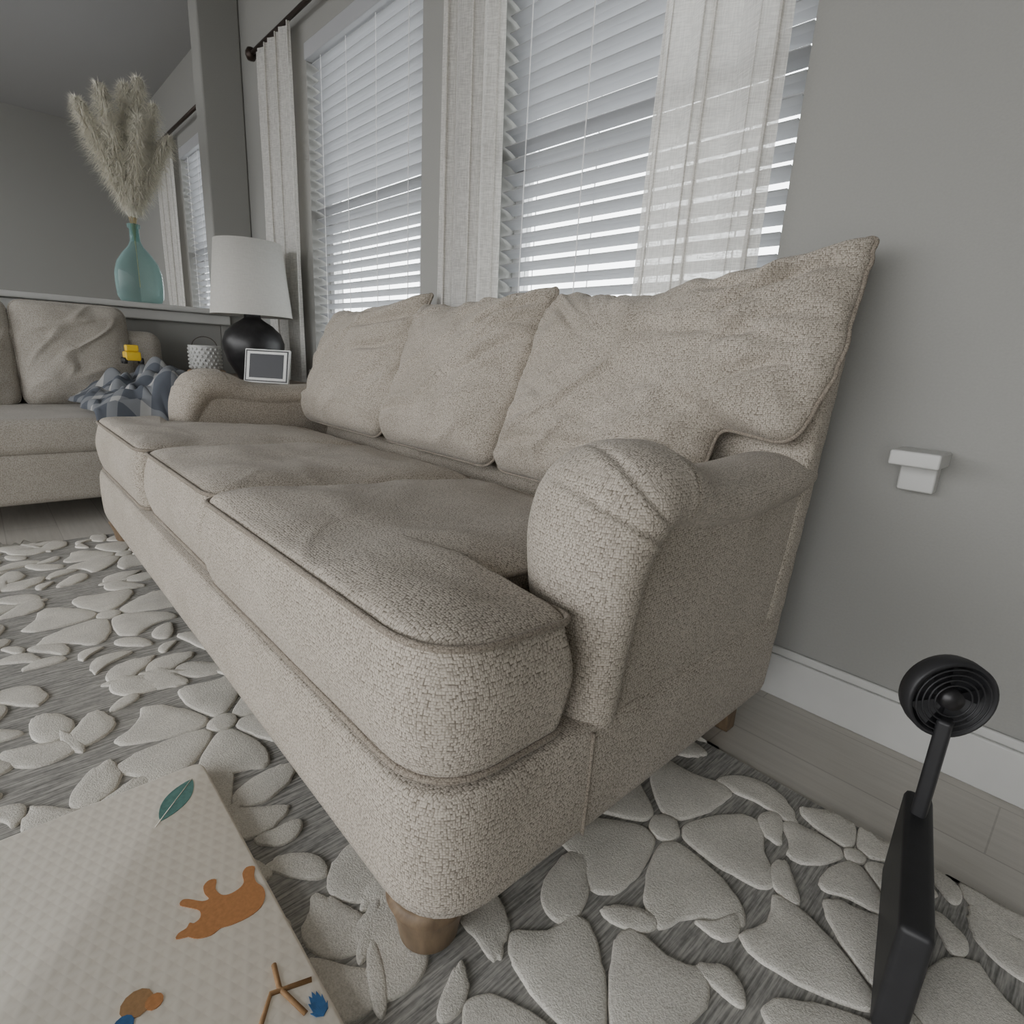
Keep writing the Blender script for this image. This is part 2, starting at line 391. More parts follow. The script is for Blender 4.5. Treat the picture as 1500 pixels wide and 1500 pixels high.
def seat(name,outline,c,z0,z1,crown,seed):
    n=len(outline); Nn=normals2d(outline); c=Vector(c); V=[];F=[]
    ss=[1,.985,.96,.93,.89,.84,.78,.71,.63,.55,.46,.37,.28,.19,.10]
    def wz(x,y,s):
        q=Vector((x,y,seed))
        return .014*noise.noise(q*4.5)+.005*noise.noise(q*12)+.004*max(0,ridged(q,7)-.7)*3*s
    def slope(y): return -.035*max(0,(y-.4*H))/(0.9*H)*1.0
    for s in ss:
        for p in outline:
            q=c+(p-c)*s
            z=z1+crown*(1-s**3.2)+.012*(1-s**30)+(wz(q.x,q.y,s)*(1-s**12))+slope(q.y)
            V.append((q.x,q.y,z))
    V.append((c.x,c.y,z1+crown+.012+wz(c.x,c.y,0)+slope(c.y))); ci=len(V)-1
    for k in range(len(ss)-1):
        for i in range(n):
            j=(i+1)%n; F.append((k*n+i,k*n+j,(k+1)*n+j,(k+1)*n+i))
    k=len(ss)-1
    for i in range(n): F.append((k*n+i,k*n+(i+1)%n,ci))
    st=len(V); rows=9; prevbase=0
    for r_ in range(1,rows+1):
        t=r_/rows
        for i,(p,q) in enumerate(zip(outline,Nn)):
            bl=.017*math.sin(math.pi*t)+.006*noise.noise(Vector((p.x*7,p.y*7,t*2+seed)))*math.sin(math.pi*t)
            if p.y>.9*H or (p.y>.60*H and abs(q.y)>.5): bl*=.15
            if abs(q.x)>.8 and p.y>.5*H and not(p.x>-.6*H or p.x<-3.3*H): bl*=.1
            zt=z1+slope(p.y)
            V.append((p.x+q.x*bl,p.y+q.y*bl,zt+(z0-zt)*t))
        cur=st+(r_-1)*n
        for i in range(n):
            j=(i+1)%n; F.append((prevbase+i,prevbase+j,cur+j,cur+i))
        prevbase=cur
    F.append(tuple(prevbase+i for i in range(n)))
    o=mesh(name,V,F,M_FAB,sofa)
    tube(name+'_top_welt',[(p.x+q.x*.003,p.y+q.y*.003,z1+.002+slope(p.y)) for p,q in zip(outline,Nn)],.0046,M_WELT,sofa,True)
    tube(name+'_bottom_welt',[(p.x+q.x*.003,p.y+q.y*.003,z0+.004) for p,q in zip(outline,Nn)],.0046,M_WELT,sofa,True)
FY=.392*H; BY=1.30*H; AI=-.755*H; S1=-1.575*H; S2=-2.37*H; EY=.665*H; ex=-.545*H
zt=.604*H; zb=.382*H
near=rounded([(S1+.006,FY-.004),(ex,FY),(ex,EY),(AI,EY),(AI,BY),(S1+.006,BY)],[.045,.17*H,.025,.02,.03,.03])
seat('seat_cushion_near',near,(-1.13*H,.55*H),zb,zt,.020,1)
mid=rounded([(S2+.006,FY+.012),(S1-.006,FY+.012),(S1-.006,BY),(S2+.006,BY)],[.055,.06,.03,.03])
seat('seat_cushion_middle',mid,((S1+S2)/2,.8*H),zb,zt,.028,2)
mx_=lambda x:SX0+SX1-x
far=rounded([(mx_(x),y) for x,y in [(-1.54*H+.006,BY),(AI,BY),(AI,EY),(ex,EY),(ex,FY),(-1.54*H+.006,FY)]],[.03,.03,.02,.025,.17*H,.05])
seat('seat_cushion_far',far,(mx_(-1.13*H),.55*H),zb,zt,.022,3)

# back pillows
al=math.radians(22)
VV=Vector((0,math.sin(al),math.cos(al))); NN=Vector((0,-math.cos(al),math.sin(al)))
def pillow(name,outline,c,O,T,seed,creases=(),mat=M_FAB,parent=sofa,VV=VV,NN=NN,UU=Vector((1,0,0)),Tb=None,welt=True):
    n=len(outline); c=Vector(c); V=[];F=[]; O=Vector(O); Tb=Tb or T*.5
    ss=[1,.99,.975,.955,.935,.915,.89,.865,.84,.81,.78,.75,.72,.69,.66,.62,.585,.55,.51,.47,.43,.39,.35,.30,.25,.19,.13,.07]
    def crease(q):
        d=0
        for (ax,ay,bx,by,w,dep) in creases:
            a=Vector((ax,ay));b_=Vector((bx,by)); ab=b_-a
            t=max(0,min(1,(q-a).dot(ab)/ab.length_squared)); off=a+ab*t+Vector((-ab.y,ab.x)).normalized()*.018*math.sin(t*3.1+ax*30)
            dd=(q-off).length; fade=math.sin(math.pi*min(1,t*.8+.15))
            d-=1.5*dep*fade*(math.exp(-(dd/(w*.8))**2)-.75*math.exp(-((dd-w*2)/(w*1.2))**2))
        return d
    def pt(s,p,side):
        q=c+(p-c)*s
        f=(1-s**2.8)**.6
        if side>0:
            low=1+.25*max(0,1-q.y/(.3*H))
            nn=T*f*low
            v3=Vector((q.x,q.y,seed))
            st_=Vector((q.x*.8+q.y*.6,(-q.x*.6+q.y*.8)*2.6,seed))
            nn+=f**.5*(.028*noise.noise(v3*4)+.009*noise.noise(v3*10)+.015*max(0,ridged(st_,3.8)-.70)*3+crease(q))
            nn+= .012*noise.noise(Vector((q.x*20,q.y*20,seed)))*s**5*(1-s**30)
        else: nn=-Tb*f
        return O+UU*q.x+VV*q.y+NN*nn
    for side in (1,-1):
        st=len(V)
        for s in ss:
            for p in outline: V.append(pt(s,p,side))
        V.append(pt(0,c,side)); ci=len(V)-1
        for k in range(len(ss)-1):
            for i in range(n):
                j=(i+1)%n; F.append((st+k*n+i,st+k*n+j,st+(k+1)*n+j,st+(k+1)*n+i))
        k=len(ss)-1
        for i in range(n): F.append((st+k*n+i,st+k*n+(i+1)%n,ci))
    o=mesh(name,V,F,mat,parent)
    bm=bmesh.new(); bm.from_mesh(o.data); bmesh.ops.remove_doubles(bm,verts=bm.verts,dist=.0002); bmesh.ops.recalc_face_normals(bm,faces=bm.faces); bm.to_mesh(o.data); bm.free()
    if welt:
        W=[]
        for i,p in enumerate(outline):
            W.append(O+UU*p.x+VV*p.y)
        tube(name+'_welt',W,.0048,M_WELT if mat is M_FAB else mat,parent,True)
Oy=1.365*H; Oz=.60*H; PL=.67*H
def wob(out,seed,amp=.006,hi=.3*H):
    Nn=normals2d(out); r=[]
    for p,q in zip(out,Nn):
        k=min(1,max(0,(p.y-hi)/.1)); r.append(p+q*amp*k*(noise.noise(Vector((p.x*14,p.y*14,seed)))*1.6+noise.noise(Vector((p.x*34,p.y*34,seed)))))
    return r
PX=-1.55*H
out=rounded([(0.0,0),(.79*H,0),(.80*H,.27*H),(1.00*H,.245*H),(1.045*H,.42*H),(1.03*H,.60*H),(1.040*H,PL+.125*H),(.80*H,PL+.055*H),(.45*H,PL-.015*H),(.02*H,PL+.0*H),(-.01*H,PL*.5)],
            [.05,.03,.03,.05,.08,.06,.020,.14,.12,.035,.2],ds=.009)
out=wob(out,3.3,.008)
cr=[(.05*H,.05*H,.32*H,.16*H,.012,.010),(.03*H,.13*H,.25*H,.24*H,.012,.008),(.99*H,.70*H,.72*H,.54*H,.014,.014),(1.00*H,.56*H,.70*H,.44*H,.014,.012),
    (.97*H,.44*H,.78*H,.33*H,.012,.010),(.90*H,.68*H,.60*H,.60*H,.012,.009),(.30*H,.10*H,.66*H,.12*H,.014,.010),(.50*H,.20*H,.78*H,.16*H,.012,.010),(.1*H,.3*H,.5*H,.22*H,.014,.006),(.05*H,.60*H,.3*H,.5*H,.012,.007),(.95*H,.50*H,.45*H,.47*H,.016,.008)]
pillow('back_cushion_near',out,(.46*H,.42*H),(PX,Oy,Oz),.085,11,cr)
P2=-2.36*H; wM=(PX-P2)
out=rounded([(0.01,0),(wM-.01,0),(wM,PL*.5),(wM+.015*H,PL+.05*H),(wM*.8,PL+.01*H),(wM*.3,PL-.02*H),(0.0,PL+.0*H),(-.005,PL*.5)],[.06,.06,.2,.02,.12,.15,.03,.2],ds=.010)
out=wob(out,6.1,.006)
cr=[(wM*.97,.62*H,wM*.6,.50*H,.013,.014),(wM*.97,.47*H,wM*.62,.34*H,.013,.012),(wM*.9,.66*H,wM*.35,.58*H,.012,.010),(.05*H,.08*H,.35*H,.18*H,.013,.010),(wM*.9,.3*H,wM*.55,.15*H,.013,.008)]
pillow('back_cushion_middle',out,(wM*.5,.33*H),(P2,Oy,Oz),.095,23,cr)
u0=-3.26*H; wF=P2-u0
out=rounded([(.06*H,0),(wF-.01,0),(wF,PL*.5),(wF+.015*H,PL+.06*H),(wF*.75,PL+.0*H),(wF*.3,PL-.03*H),(.02*H,PL-.01*H),(-.03*H,PL*.5)],[.06,.06,.2,.02,.12,.15,.05,.2],ds=.010)
out=wob(out,9.4,.006)
cr=[(wF*.97,.62*H,wF*.55,.50*H,.016,.018),(wF*.97,.50*H,wF*.6,.36*H,.015,.014),(wF*.9,.67*H,wF*.4,.62*H,.012,.012),(wF*.9,.3*H,wF*.6,.2*H,.013,.010)]
pillow('back_cushion_far',out,(wF*.5,.33*H),(u0,Oy,Oz),.095,37,cr)

# back frame
def extr_yz(poly,x0,x1,V,F):
    n=len(V); m_=len(poly)
    for x in (x0,x1):
        for y,z in poly: V.append((x,y,z))
    F.append(tuple(n+i for i in range(m_))); F.append(tuple(n+m_+i for i in range(m_)))
    for i in range(m_):
        j=(i+1)%m_; F.append((n+i,n+j,n+m_+j,n+m_+i))
def remesh(o,vox,it):
    m=o.modifiers.new('remesh','REMESH'); m.mode='VOXEL'; m.voxel_size=vox; m.use_smooth_shade=True
    s=o.modifiers.new('smooth','SMOOTH'); s.iterations=it; s.factor=.5
V=[];F=[]
extr_yz([(1.40*H,.2*H),(1.515*H,.15*H),(1.575*H,.55*H),(1.645*H,1.03*H),(1.638*H,1.085*H),(1.60*H,1.10*H),(1.56*H,1.06*H),(1.49*H,.6*H)],SX0+.002,SX1-.002,V,F)
bk=mesh('back_frame',V,F,M_FAB,sofa); remesh(bk,.010,5)
# arms
def arm(name,mir):
    fx=(lambda x:SX0+SX1-x) if mir else (lambda x:x)
    path=[(1.59,.745,-.625,.105,.052),(1.5,.737,-.625,.115,.06),(1.35,.727,-.625,.120,.062),(1.2,.724,-.625,.124,.064),(1.05,.738,-.625,.126,.070),(.95,.768,-.625,.136,.082),
          (.88,.775,-.625,.142,.090),(.825,.755,-.625,.142,.092),(.79,.70,-.624,.136,.087),(.775,.64,-.620,.126,.080),(.768,.55,-.612,.112,.072),(.764,.46,-.604,.096,.064),(.762,.37,-.598,.084,.056),(.765,.345,-.598,.066,.04)]
    P=[Vector(p[:3]) for p in path]; R=[Vector((p[3],p[4],0)) for p in path]
    P=smooth_path(P,16); R=smooth_path(R,16); n=len(P); seg=80; V=[];F=[]
    for i in range(n):
        t=P[min(i+1,n-1)]-P[max(i-1,0)]; ty,tz=t.x,t.y; l=math.hypot(ty,tz); ty/=l;tz/=l
        ny,nz=(tz,-ty)
        for k in range(seg):
            th=2*math.pi*k/seg; cx=math.cos(th); cn=math.sin(th)
            s=i/n
            pl=0
            if cn>-.4:
                for s0,sk,w_,d_ in ((.40,.015,.005,.014),(.505,.040,.0045,.009),(.565,.022,.0045,.009)):
                    x_=s-s0-sk*cx
                    pl-=d_*math.exp(-(x_/w_)**2)*max(0,min(1,(cx+1.0)))
                    if x_>0: pl+=d_*.30*math.exp(-((x_-.012)/.012)**2)*max(0,min(1,(cx+1.0)))
            a=R[i].x+pl; b_=R[i].y+pl
            x=P[i].z+a*cx; 
            V.append((fx(x*H),(P[i].x+ny*b_*cn)*H,(P[i].y+nz*b_*cn)*H))
    for i in range(n-1):
        for k in range(seg):
            l=(k+1)%seg; F.append((i*seg+k,i*seg+l,(i+1)*seg+l,(i+1)*seg+k))
    F.append(tuple(range(seg))); F.append(tuple((n-1)*seg+k for k in range(seg)))
    poly=[(.775*H,.15*H),(1.515*H,.15*H),(1.575*H,.55*H),(1.615*H,.78*H),(1.3*H,.745*H),(1.0*H,.75*H),(.86*H,.75*H),(.81*H,.70*H),(.785*H,.5*H)]
    xs=sorted((fx(-.735*H),fx(-.530*H))); extr_yz(poly,xs[0],xs[1],V,F)
    o=mesh(name,V,F,M_FAB,sofa); remesh(o,.0036,2)
    tube(name+'_front_seam',smooth_path([(fx(-.517*H),.715*H,.15*H),(fx(-.515*H),.715*H,.25*H),(fx(-.518*H),.72*H,.365*H)],6),.0032,M_WELT,sofa)
arm('arm_near',False); arm('arm_far',True)
zf=.0155
for i,(x,y) in enumerate([(-.635*H,.455*H),(mx_(-.635*H),.455*H)]):
    lathe('front_leg_%d'%(i+1),[(0,0),(.036,0),(.039,.004),(.043,.03),(.050,.055),(.056,.07),(.050,.076),(.048,.082),(.055,.09),(.058,.105),(0,.105)],(x,y,zf),M_LEG,sofa)
for i,x in enumerate([-.60*H,mx_(-.60*H)]):
    V=[];F=[]; boxvf(x-.026,x+.026,1.42*H-.026,1.42*H+.026,0,.115,V,F)
    for k in range(4):
        vx=V[k]; V[k]=(x+(vx[0]-x)*.65,1.42*H+.030+(vx[1]-1.42*H)*.65,0.0)
    bevel(mesh('rear_leg_%d'%(i+1),V,F,M_LEG,sofa,False),.003)

# ------------------------------------------------------------ rug
rug=empty('area_rug',(-1,0,0))
RX0,RX1,RY0,RY1=-2.58,1.3,-1.7,1.005
box('weave',RX0,RX1,RY0,RY1,.0005,.008,M_RUG,rug,.002)
V=[];F=[]
def ring(pts,mxx,myy,tf):
    n=len(pts); st=len(V); dz=random.uniform(0,.0007)
    for s,z in ((1.012,.0078),(1.0,.0100),(.975,.0118),(.93,.0126),(.5,.0129)):
        for x,y in pts:
            X,Y=tf(mxx+(x-mxx)*s,myy+(y-myy)*s)
            V.append((min(max(X,RX0),RX1),min(max(Y,RY0),RY1-.002),z+dz))
    X,Y=tf(mxx,myy); V.append((X,min(Y,RY1-.002),.0130+dz)); ci=len(V)-1
    for j in range(4):
        for k in range(n):
            l=(k+1)%n; F.append((st+j*n+k,st+j*n+l,st+(j+1)*n+l,st+(j+1)*n+k))
    for k in range(n): F.append((st+4*n+k,st+4*n+(k+1)%n,ci))
def blob(cx,cy,ln,wd,ang,kind,bend=None):
    n=56; pts=[]; ca,sa=math.cos(ang),math.sin(ang); sd=random.random()*50
    if bend is None: bend=random.uniform(-.5,.5)
    for k in range(n):
        th=2*math.pi*k/n; u=.5-.5*math.cos(th); s_=math.sin(th)
        if kind=='petal':
            x=ln*u; y=wd*.5*math.copysign(abs(s_)**.55,s_)*(.34+.86*u)
            if u>.5: x+=ln*(.055*abs(math.sin(s_*4.0))-.05*math.exp(-(s_*4)**2))
        elif kind=='leaf': x=ln*u; y=wd*.5*math.copysign(abs(s_)**1.05,s_)*(1.15-.35*u); y+=bend*ln*((u-.5)**2*2)
        else: x=ln*(u-.5); y=wd*.5*s_
        r_=1+.07*noise.noise(Vector((math.cos(th)*1.8+sd,math.sin(th)*1.8,sd)))+.04*noise.noise(Vector((math.cos(th)*5+sd,math.sin(th)*5,sd)))
        pts.append((x*r_,y*r_))
    mxx=sum(p[0] for p in pts)/n; myy=sum(p[1] for p in pts)/n
    ring(pts,mxx,myy,lambda x_,y_:(cx+x_*ca-y_*sa,cy+x_*sa+y_*ca))
occ=[]
def flower(x,y,R,rot,n1=None):
    blob(x,y,R*.34,R*.31,rot,'c')
    n1=n1 or random.choice((5,6,6))
    for k in range(n1):
        a=rot+2*math.pi*k/n1+random.uniform(-.05,.05); r0=R*.17; r1=R*random.uniform(.96,1.08)
        blob(x+r0*math.cos(a),y+r0*math.sin(a),r1-r0,2*math.pi*R*.76/n1*1.0,a,'petal')
    occ.append((x,y,R*1.02))
def spray(x,y,n,ang,curv):
    px,py,a=x,y,ang; st=.070; pts=[]
    for k in range(n+1):
        pts.append((px,py,a)); px+=st*math.cos(a); py+=st*math.sin(a); a+=curv
    if any((p[0]-q[0])**2+(p[1]-q[1])**2<(q[2]+.056)**2 for p in pts for q in occ): return False
    for k,(qx,qy,qa) in enumerate(pts):
        l_=.125-.010*k
        if k<n:
            for sg in (1,-1): blob(qx,qy,l_,.070,qa+sg*.80,'leaf',-sg*.30)
        else: blob(qx-.01*math.cos(qa),qy-.01*math.sin(qa),.115,.066,qa,'leaf',.1)
        if k<n: blob(qx-.012*math.cos(qa),qy-.012*math.sin(qa),st+.03,.022,qa+curv*.5,'leaf',0)
    for q in pts: occ.append((q[0],q[1],.080))
    return True
fl=[(-.37,.74,.165),(-.22,.40,.17),(-.02,.70,.165),(-1.10,.27,.17),(-.70,.0,.14),(-1.78,.18,.17),(.30,.45,.15),(-1.42,.58,.14),(-2.3,.3,.16),(-.14,.93,.10)]
for k in range(2500):
    x=random.uniform(RX0+.1,RX1-.1); y=random.uniform(RY0+.1,RY1-.05)
    if all((x-a)**2+(y-b_)**2>.42**2 for a,b_,_ in fl): fl.append((x,y,random.uniform(.14,.175)))
for x,y,r in fl: flower(x,y,r,random.random()*6)
for k in range(12000):
    spray(random.uniform(RX0+.05,RX1-.05),random.uniform(RY0+.05,RY1-.05),random.choice((1,2,3)),random.random()*6.28,random.uniform(-.4,.4))
for k in range(20000):
    x=random.uniform(RX0+.05,RX1-.05); y=random.uniform(RY0+.05,RY1-.03)
    ln=random.uniform(.06,.15); a=random.random()*6.28; wd=ln*random.uniform(.42,.55)
    S=[(x+ln*f*math.cos(a),y+ln*f*math.sin(a),rr) for f,rr in ((.15,wd*.25),(.5,wd*.5),(.85,wd*.22))]
    if all((sx-p)**2+(sy-q)**2>(r*.93+rr)**2 for sx,sy,rr in S for p,q,r in occ):
        blob(x,y,ln,wd,a,'leaf')
        for s_ in S: occ.append((s_[0],s_[1],s_[2]+.008))
mesh('floral_pile',V,F,M_PILE,rug)

# ------------------------------------------------------------ play mat
pm=empty('play_mat',(-.5,-.3,0))
mo=rounded([(-.975,-1.3),(.55,-1.3),(.55,.200),(-.975,.200)],[.02]*4)
prism('foam_slab',mo,.0142,.034,.001,M_MAT,pm,.004,4)
MZ=.0345
def decal(name,pts,mat,z=MZ,t=.0006):
    n=len(pts); V=[(x,y,z-.001) for x,y in pts]+[(x,y,z+t) for x,y in pts]
    F=[tuple(n+i for i in range(n))]+[(i,(i+1)%n,n+(i+1)%n,n+i) for i in range(n)]
    return mesh(name,V,F,mat,pm,False)
a=Vector((-.868,.114)); b_=Vector((-.935,.175)); d=b_-a; pn=Vector((-d.y,d.x)).normalized()
pts=[]
for k in range(13):
    t=k/12; pts.append(a+d*t+pn*.019*math.sin(math.pi*t)**.8)
for k in range(11,0,-1):
    t=k/12; pts.append(a+d*t-pn*.019*math.sin(math.pi*t)**.8)
decal('leaf_print',[(p.x,p.y) for p in pts],M_TEAL)
tube('leaf_vein',[(a.x+.008,a.y-.008,MZ+.0006),(b_.x,b_.y,MZ+.0006)],.0008,M_MAT,pm)
bear=smooth_path([(*p,0) for p in [(0,-.004),(.008,-.014),(.022,-.020),(.034,-.018),(.045,-.022),(.065,-.025),(.082,-.021),(.092,-.008),(.094,.006),(.090,.020),(.092,.034),(.097,.046),(.088,.052),(.080,.045),(.077,.030),(.068,.024),(.056,.024),(.048,.030),(.045,.044),(.050,.058),(.042,.063),(.034,.058),(.032,.046),(.034,.034),(.026,.036),(.014,.050),(.007,.054),(.003,.048),(.012,.036),(.020,.024),(.018,.013),(.010,.010),(.006,.014),(.001,.009),(-.008,.008),(-.012,.002),(0,-.004)]],3)[:-1]
decal('bear_print',[(-.650-p.y,.098+p.x) for p in bear],M_TAN)
tube('giraffe_leg_print_a',[(-.49,.130,MZ),(-.515,.150,MZ),(-.50,.192,MZ)],.003,M_TAN2,pm)
tube('giraffe_leg_print_b',[(-.545,.165,MZ),(-.515,.160,MZ),(-.47,.172,MZ)],.003,M_TAN2,pm)
for k in range(7):
    a_=-1.2+k*.4; c0=Vector((-.455,.186)); dd=Vector((-math.cos(a_),math.sin(a_)*.35)); q=Vector((-dd.y,dd.x))*.15
    L_=.032; P=[c0,c0+dd*L_*.5+q*L_,c0+dd*L_,c0+dd*L_*.5-q*L_]
    decal('plant_print_%d'%k,[(p.x,min(p.y,.196)) for p in P],M_BLUE,MZ+.0001*k)
for k,(ox,oy,rr,mm) in enumerate([(-.60,.035,.016,M_TAN2),(-.585,.02,.010,M_BLUE),(-.59,.05,.009,M_TAN)]):
    decal('owl_print_%d'%k,[(ox+rr*math.cos(t*.524),oy+rr*math.sin(t*.524)) for t in range(12)],mm,MZ+.0002*k)

# ------------------------------------------------------------ end table & items
TZ=.575
et=empty('end_table',(-3.05,1.05,0))
tx0,tx1,ty0,ty1=-3.62,-2.60,.84,1.235
box('top',tx0,tx1,ty0,ty1,TZ-.035,TZ,M_TABLE,et,.006)
box('apron',tx0+.04,tx1-.04,ty0+.04,ty1-.04,TZ-.11,TZ-.035,M_TABLE,et,.003)
box('shelf',tx0+.04,tx1-.04,ty0+.04,ty1-.04,.15,.175,M_TABLE,et,.003)
for i,(x,y) in enumerate([(tx0+.03,ty0+.03),(tx1-.08,ty0+.03),(tx0+.03,ty1-.08),(tx1-.08,ty1-.08)]):
    box('leg_%d'%(i+1),x,x+.05,y,y+.05,0,TZ-.035,M_TABLE,et,.004)
lx,ly=-3.04,1.045
lamp=empty('table_lamp',(lx,ly,TZ))
lathe('ceramic_base',[(0,0),(.075,0),(.08,.008),(.09,.03),(.125,.09),(.140,.14),(.142,.18),(.127,.225),(.09,.262),(.058,.282),(.040,.295),(.038,.31),(.044,.317),(.044,.325),(.03,.33),(0,.33)],(lx,ly,TZ),M_BLACK,lamp)
tube('stem',[(lx,ly,TZ+.32),(lx,ly,TZ+.42)],.008,M_BRONZE,lamp)
lathe('shade',[(.186,.305),(.150,.640),(.147,.640),(.183,.305),(.186,.305)],(lx,ly,TZ),M_SHADE,lamp,64)
lathe('bulb',[(0,.41),(.015,.42),(.03,.47),(.03,.50),(.015,.53),(0,.535)],(lx,ly,TZ),M_WHITE,lamp,24)
multibox('shade_spider',[(lx-.148,lx+.148,ly-.002,ly+.002,TZ+.628,TZ+.633),(lx-.002,lx+.002,ly-.148,ly+.148,TZ+.628,TZ+.633)],M_BRONZE,lamp)

fr=empty('digital_photo_frame',(-2.72,.97,TZ))
def placed(vs,loc,rz,rx):
    Mx=Matrix.Translation(loc)@Matrix.Rotation(rz,4,'Z')@Matrix.Rotation(rx,4,'X'); return [Mx@Vector(v) for v in vs]
def pbox(name,bs,mat,parent,loc,rz,rx,bev=.0):
    V=[];F=[]
    for b_ in bs: boxvf(*b_,V,F)
    o=mesh(name,placed(V,loc,rz,rx),F,mat,parent,False)
    if bev: bevel(o,bev,2)
floc=Vector((-2.745,.985,TZ+.002)); frz=math.radians(40); frx=math.radians(-12)
pbox('bezel',[(-.11,.11,0,.014,0,.155)],M_WHITE,fr,floc,frz,frx,.004)
pbox('inner_border',[(-.104,.104,-.001,.004,.006,.149)],M_BLACK,fr,floc,frz,frx)
pbox('photo_mat',[(-.097,.097,-.002,.004,.012,.143)],M_WHITE,fr,floc,frz,frx)
pbox('screen',[(-.083,.083,-.003,.004,.023,.132)],M_SCREEN,fr,floc,frz,frx)
pbox('easel',[(-.02,.02,.014,.060,0,.004)],M_WHITE,fr,floc,frz,0)

px_,py_=-3.46,.93
pot=empty('hobnail_planter',(px_,py_,TZ))
PZ=TZ+.022
lathe('pot',[(0,0),(.062,0),(.072,.006),(.076,.03),(.078,.12),(.080,.128),(.076,.130),(.072,.125),(.070,.02),(0,.02)],(px_,py_,PZ),M_WHITE,pot)
V=[];F=[]
for r_ in range(6):
    for k in range(20):
        a_=2*math.pi*(k+.5*(r_%2))/20; R_=.0765; cx,cy,cz=px_+R_*math.cos(a_),py_+R_*math.sin(a_),PZ+.016+r_*.019
        st=len(V)
        for i in range(4):
            ph=math.pi*(i+.5)/4
            for j in range(6):
                t=2*math.pi*j/6; V.append((cx+.0075*math.sin(ph)*math.cos(t),cy+.0075*math.sin(ph)*math.sin(t),cz+.0075*math.cos(ph)))
        for i in range(3):
            for j in range(6):
                l=(j+1)%6; F.append((st+i*6+j,st+i*6+l,st+(i+1)*6+l,st+(i+1)*6+j))
        F.append(tuple(st+j for j in range(6)))
mesh('hobnails',V,F,M_WHITE,pot)
tube('wire_handle',[(px_+.055*math.cos(t)*.9,py_+.055*math.cos(t)*.9,PZ+.12+.055*math.sin(t)) for t in [math.pi*i/16 for i in range(17)]],.0022,M_BRONZE,pot)
gar=empty('bead_garland',(px_,py_,TZ))
V=[];F=[]
beads=[]
for k in range(20):
    a_=2*math.pi*k/20; beads.append((px_+.086*math.cos(a_),py_+.086*math.sin(a_)*.95+.002,TZ+.0125))
for k in range(9): beads.append((px_+.113+.024*k*.85,py_-.04-.01*math.sin(k),TZ+.0125))
for cx,cy,cz in beads:
    st=len(V)
    for i in range(6):
        ph=math.pi*(i+.25)/5.5
        for j in range(10):
            t=2*math.pi*j/10; V.append((cx+.012*math.sin(ph)*math.cos(t),cy+.012*math.sin(ph)*math.sin(t),cz+.012*math.cos(ph)))
    for i in range(5):
        for j in range(10):
            l=(j+1)%10; F.append((st+i*10+j,st+i*10+l,st+(i+1)*10+l,st+(i+1)*10+j))
    F.append(tuple(st+j for j in range(10))); F.append(tuple(st+50+j for j in range(10)))
mesh('beads',V,F,M_BEAD,gar)
lathe('trivet',[(0,0),(.068,0),(.070,.010),(.068,.021),(0,.021)],(px_,py_,TZ),M_BEAD,gar)
box('remote_control',-3.16,-3.00,.850,.885,TZ+.0005,TZ+.016,M_PLASTIC,None,.004)

# bottle + pampas on ledge
bx,by_,bz=HX-.05,.97*H,.931
vase=empty('glass_bottle_vase',(bx,by_,bz))
lathe('bottle',[(0,.002),(.06,0),(.095,.006),(.108,.03),(.112,.09),(.110,.15),(.095,.205),(.065,.25),(.035,.285),(.024,.31),(.022,.37),(.030,.375),(.031,.392),(.024,.395),(.019,.385),(.018,.31)],(bx,by_,bz),M_GLASS,vase)
pg=empty('pampas_grass',(bx,by_,bz+.38))
V=[];F=[]
stems=[(.02,.14,.66),(-.03,.03,.74),(.05,-.09,.68),(.10,.06,.56),(-.02,-.18,.60),(.06,.19,.50),(.0,.09,.78)]
for si,(dx,dy,hh) in enumerate(stems):
    P=smooth_path([(bx,by_,bz+.08),(bx+dx*.06,by_+dy*.06,bz+.40),(bx+dx*.55,by_+dy*.55,bz+.40+hh*.45),(bx+dx,by_+dy,bz+.36+hh*.9)],12)
    tube('stem_%d'%si,P,.0022,M_STEM,pg,seg=5)
    n=len(P)
    for k in range(2600):
        t=random.random()**.9; s=.36+.64*t; i=min(n-2,int(s*(n-1))); p=P[i].lerp(P[i+1],s*(n-1)-i) 
        w=.085*math.sin(math.pi*min(1,.10+t*.86))**.7+.010
        a_=random.random()*6.283; ax=Vector((math.cos(a_),math.sin(a_),0))
        q1=p+ax*w*.5+Vector((0,0,.03)); q2=p+ax*w*random.uniform(.7,1.25)+Vector((0,0,random.uniform(-.02,.05)))
        sd=Vector((-ax.y,ax.x,0))*.0013; st=len(V)
        V+=[p-sd,p+sd,q1+sd,q1-sd,q2]; F+=[(st,st+1,st+2,st+3),(st+3,st+2,st+4)]
mesh('plumes',V,F,M_PAMPAS,pg)

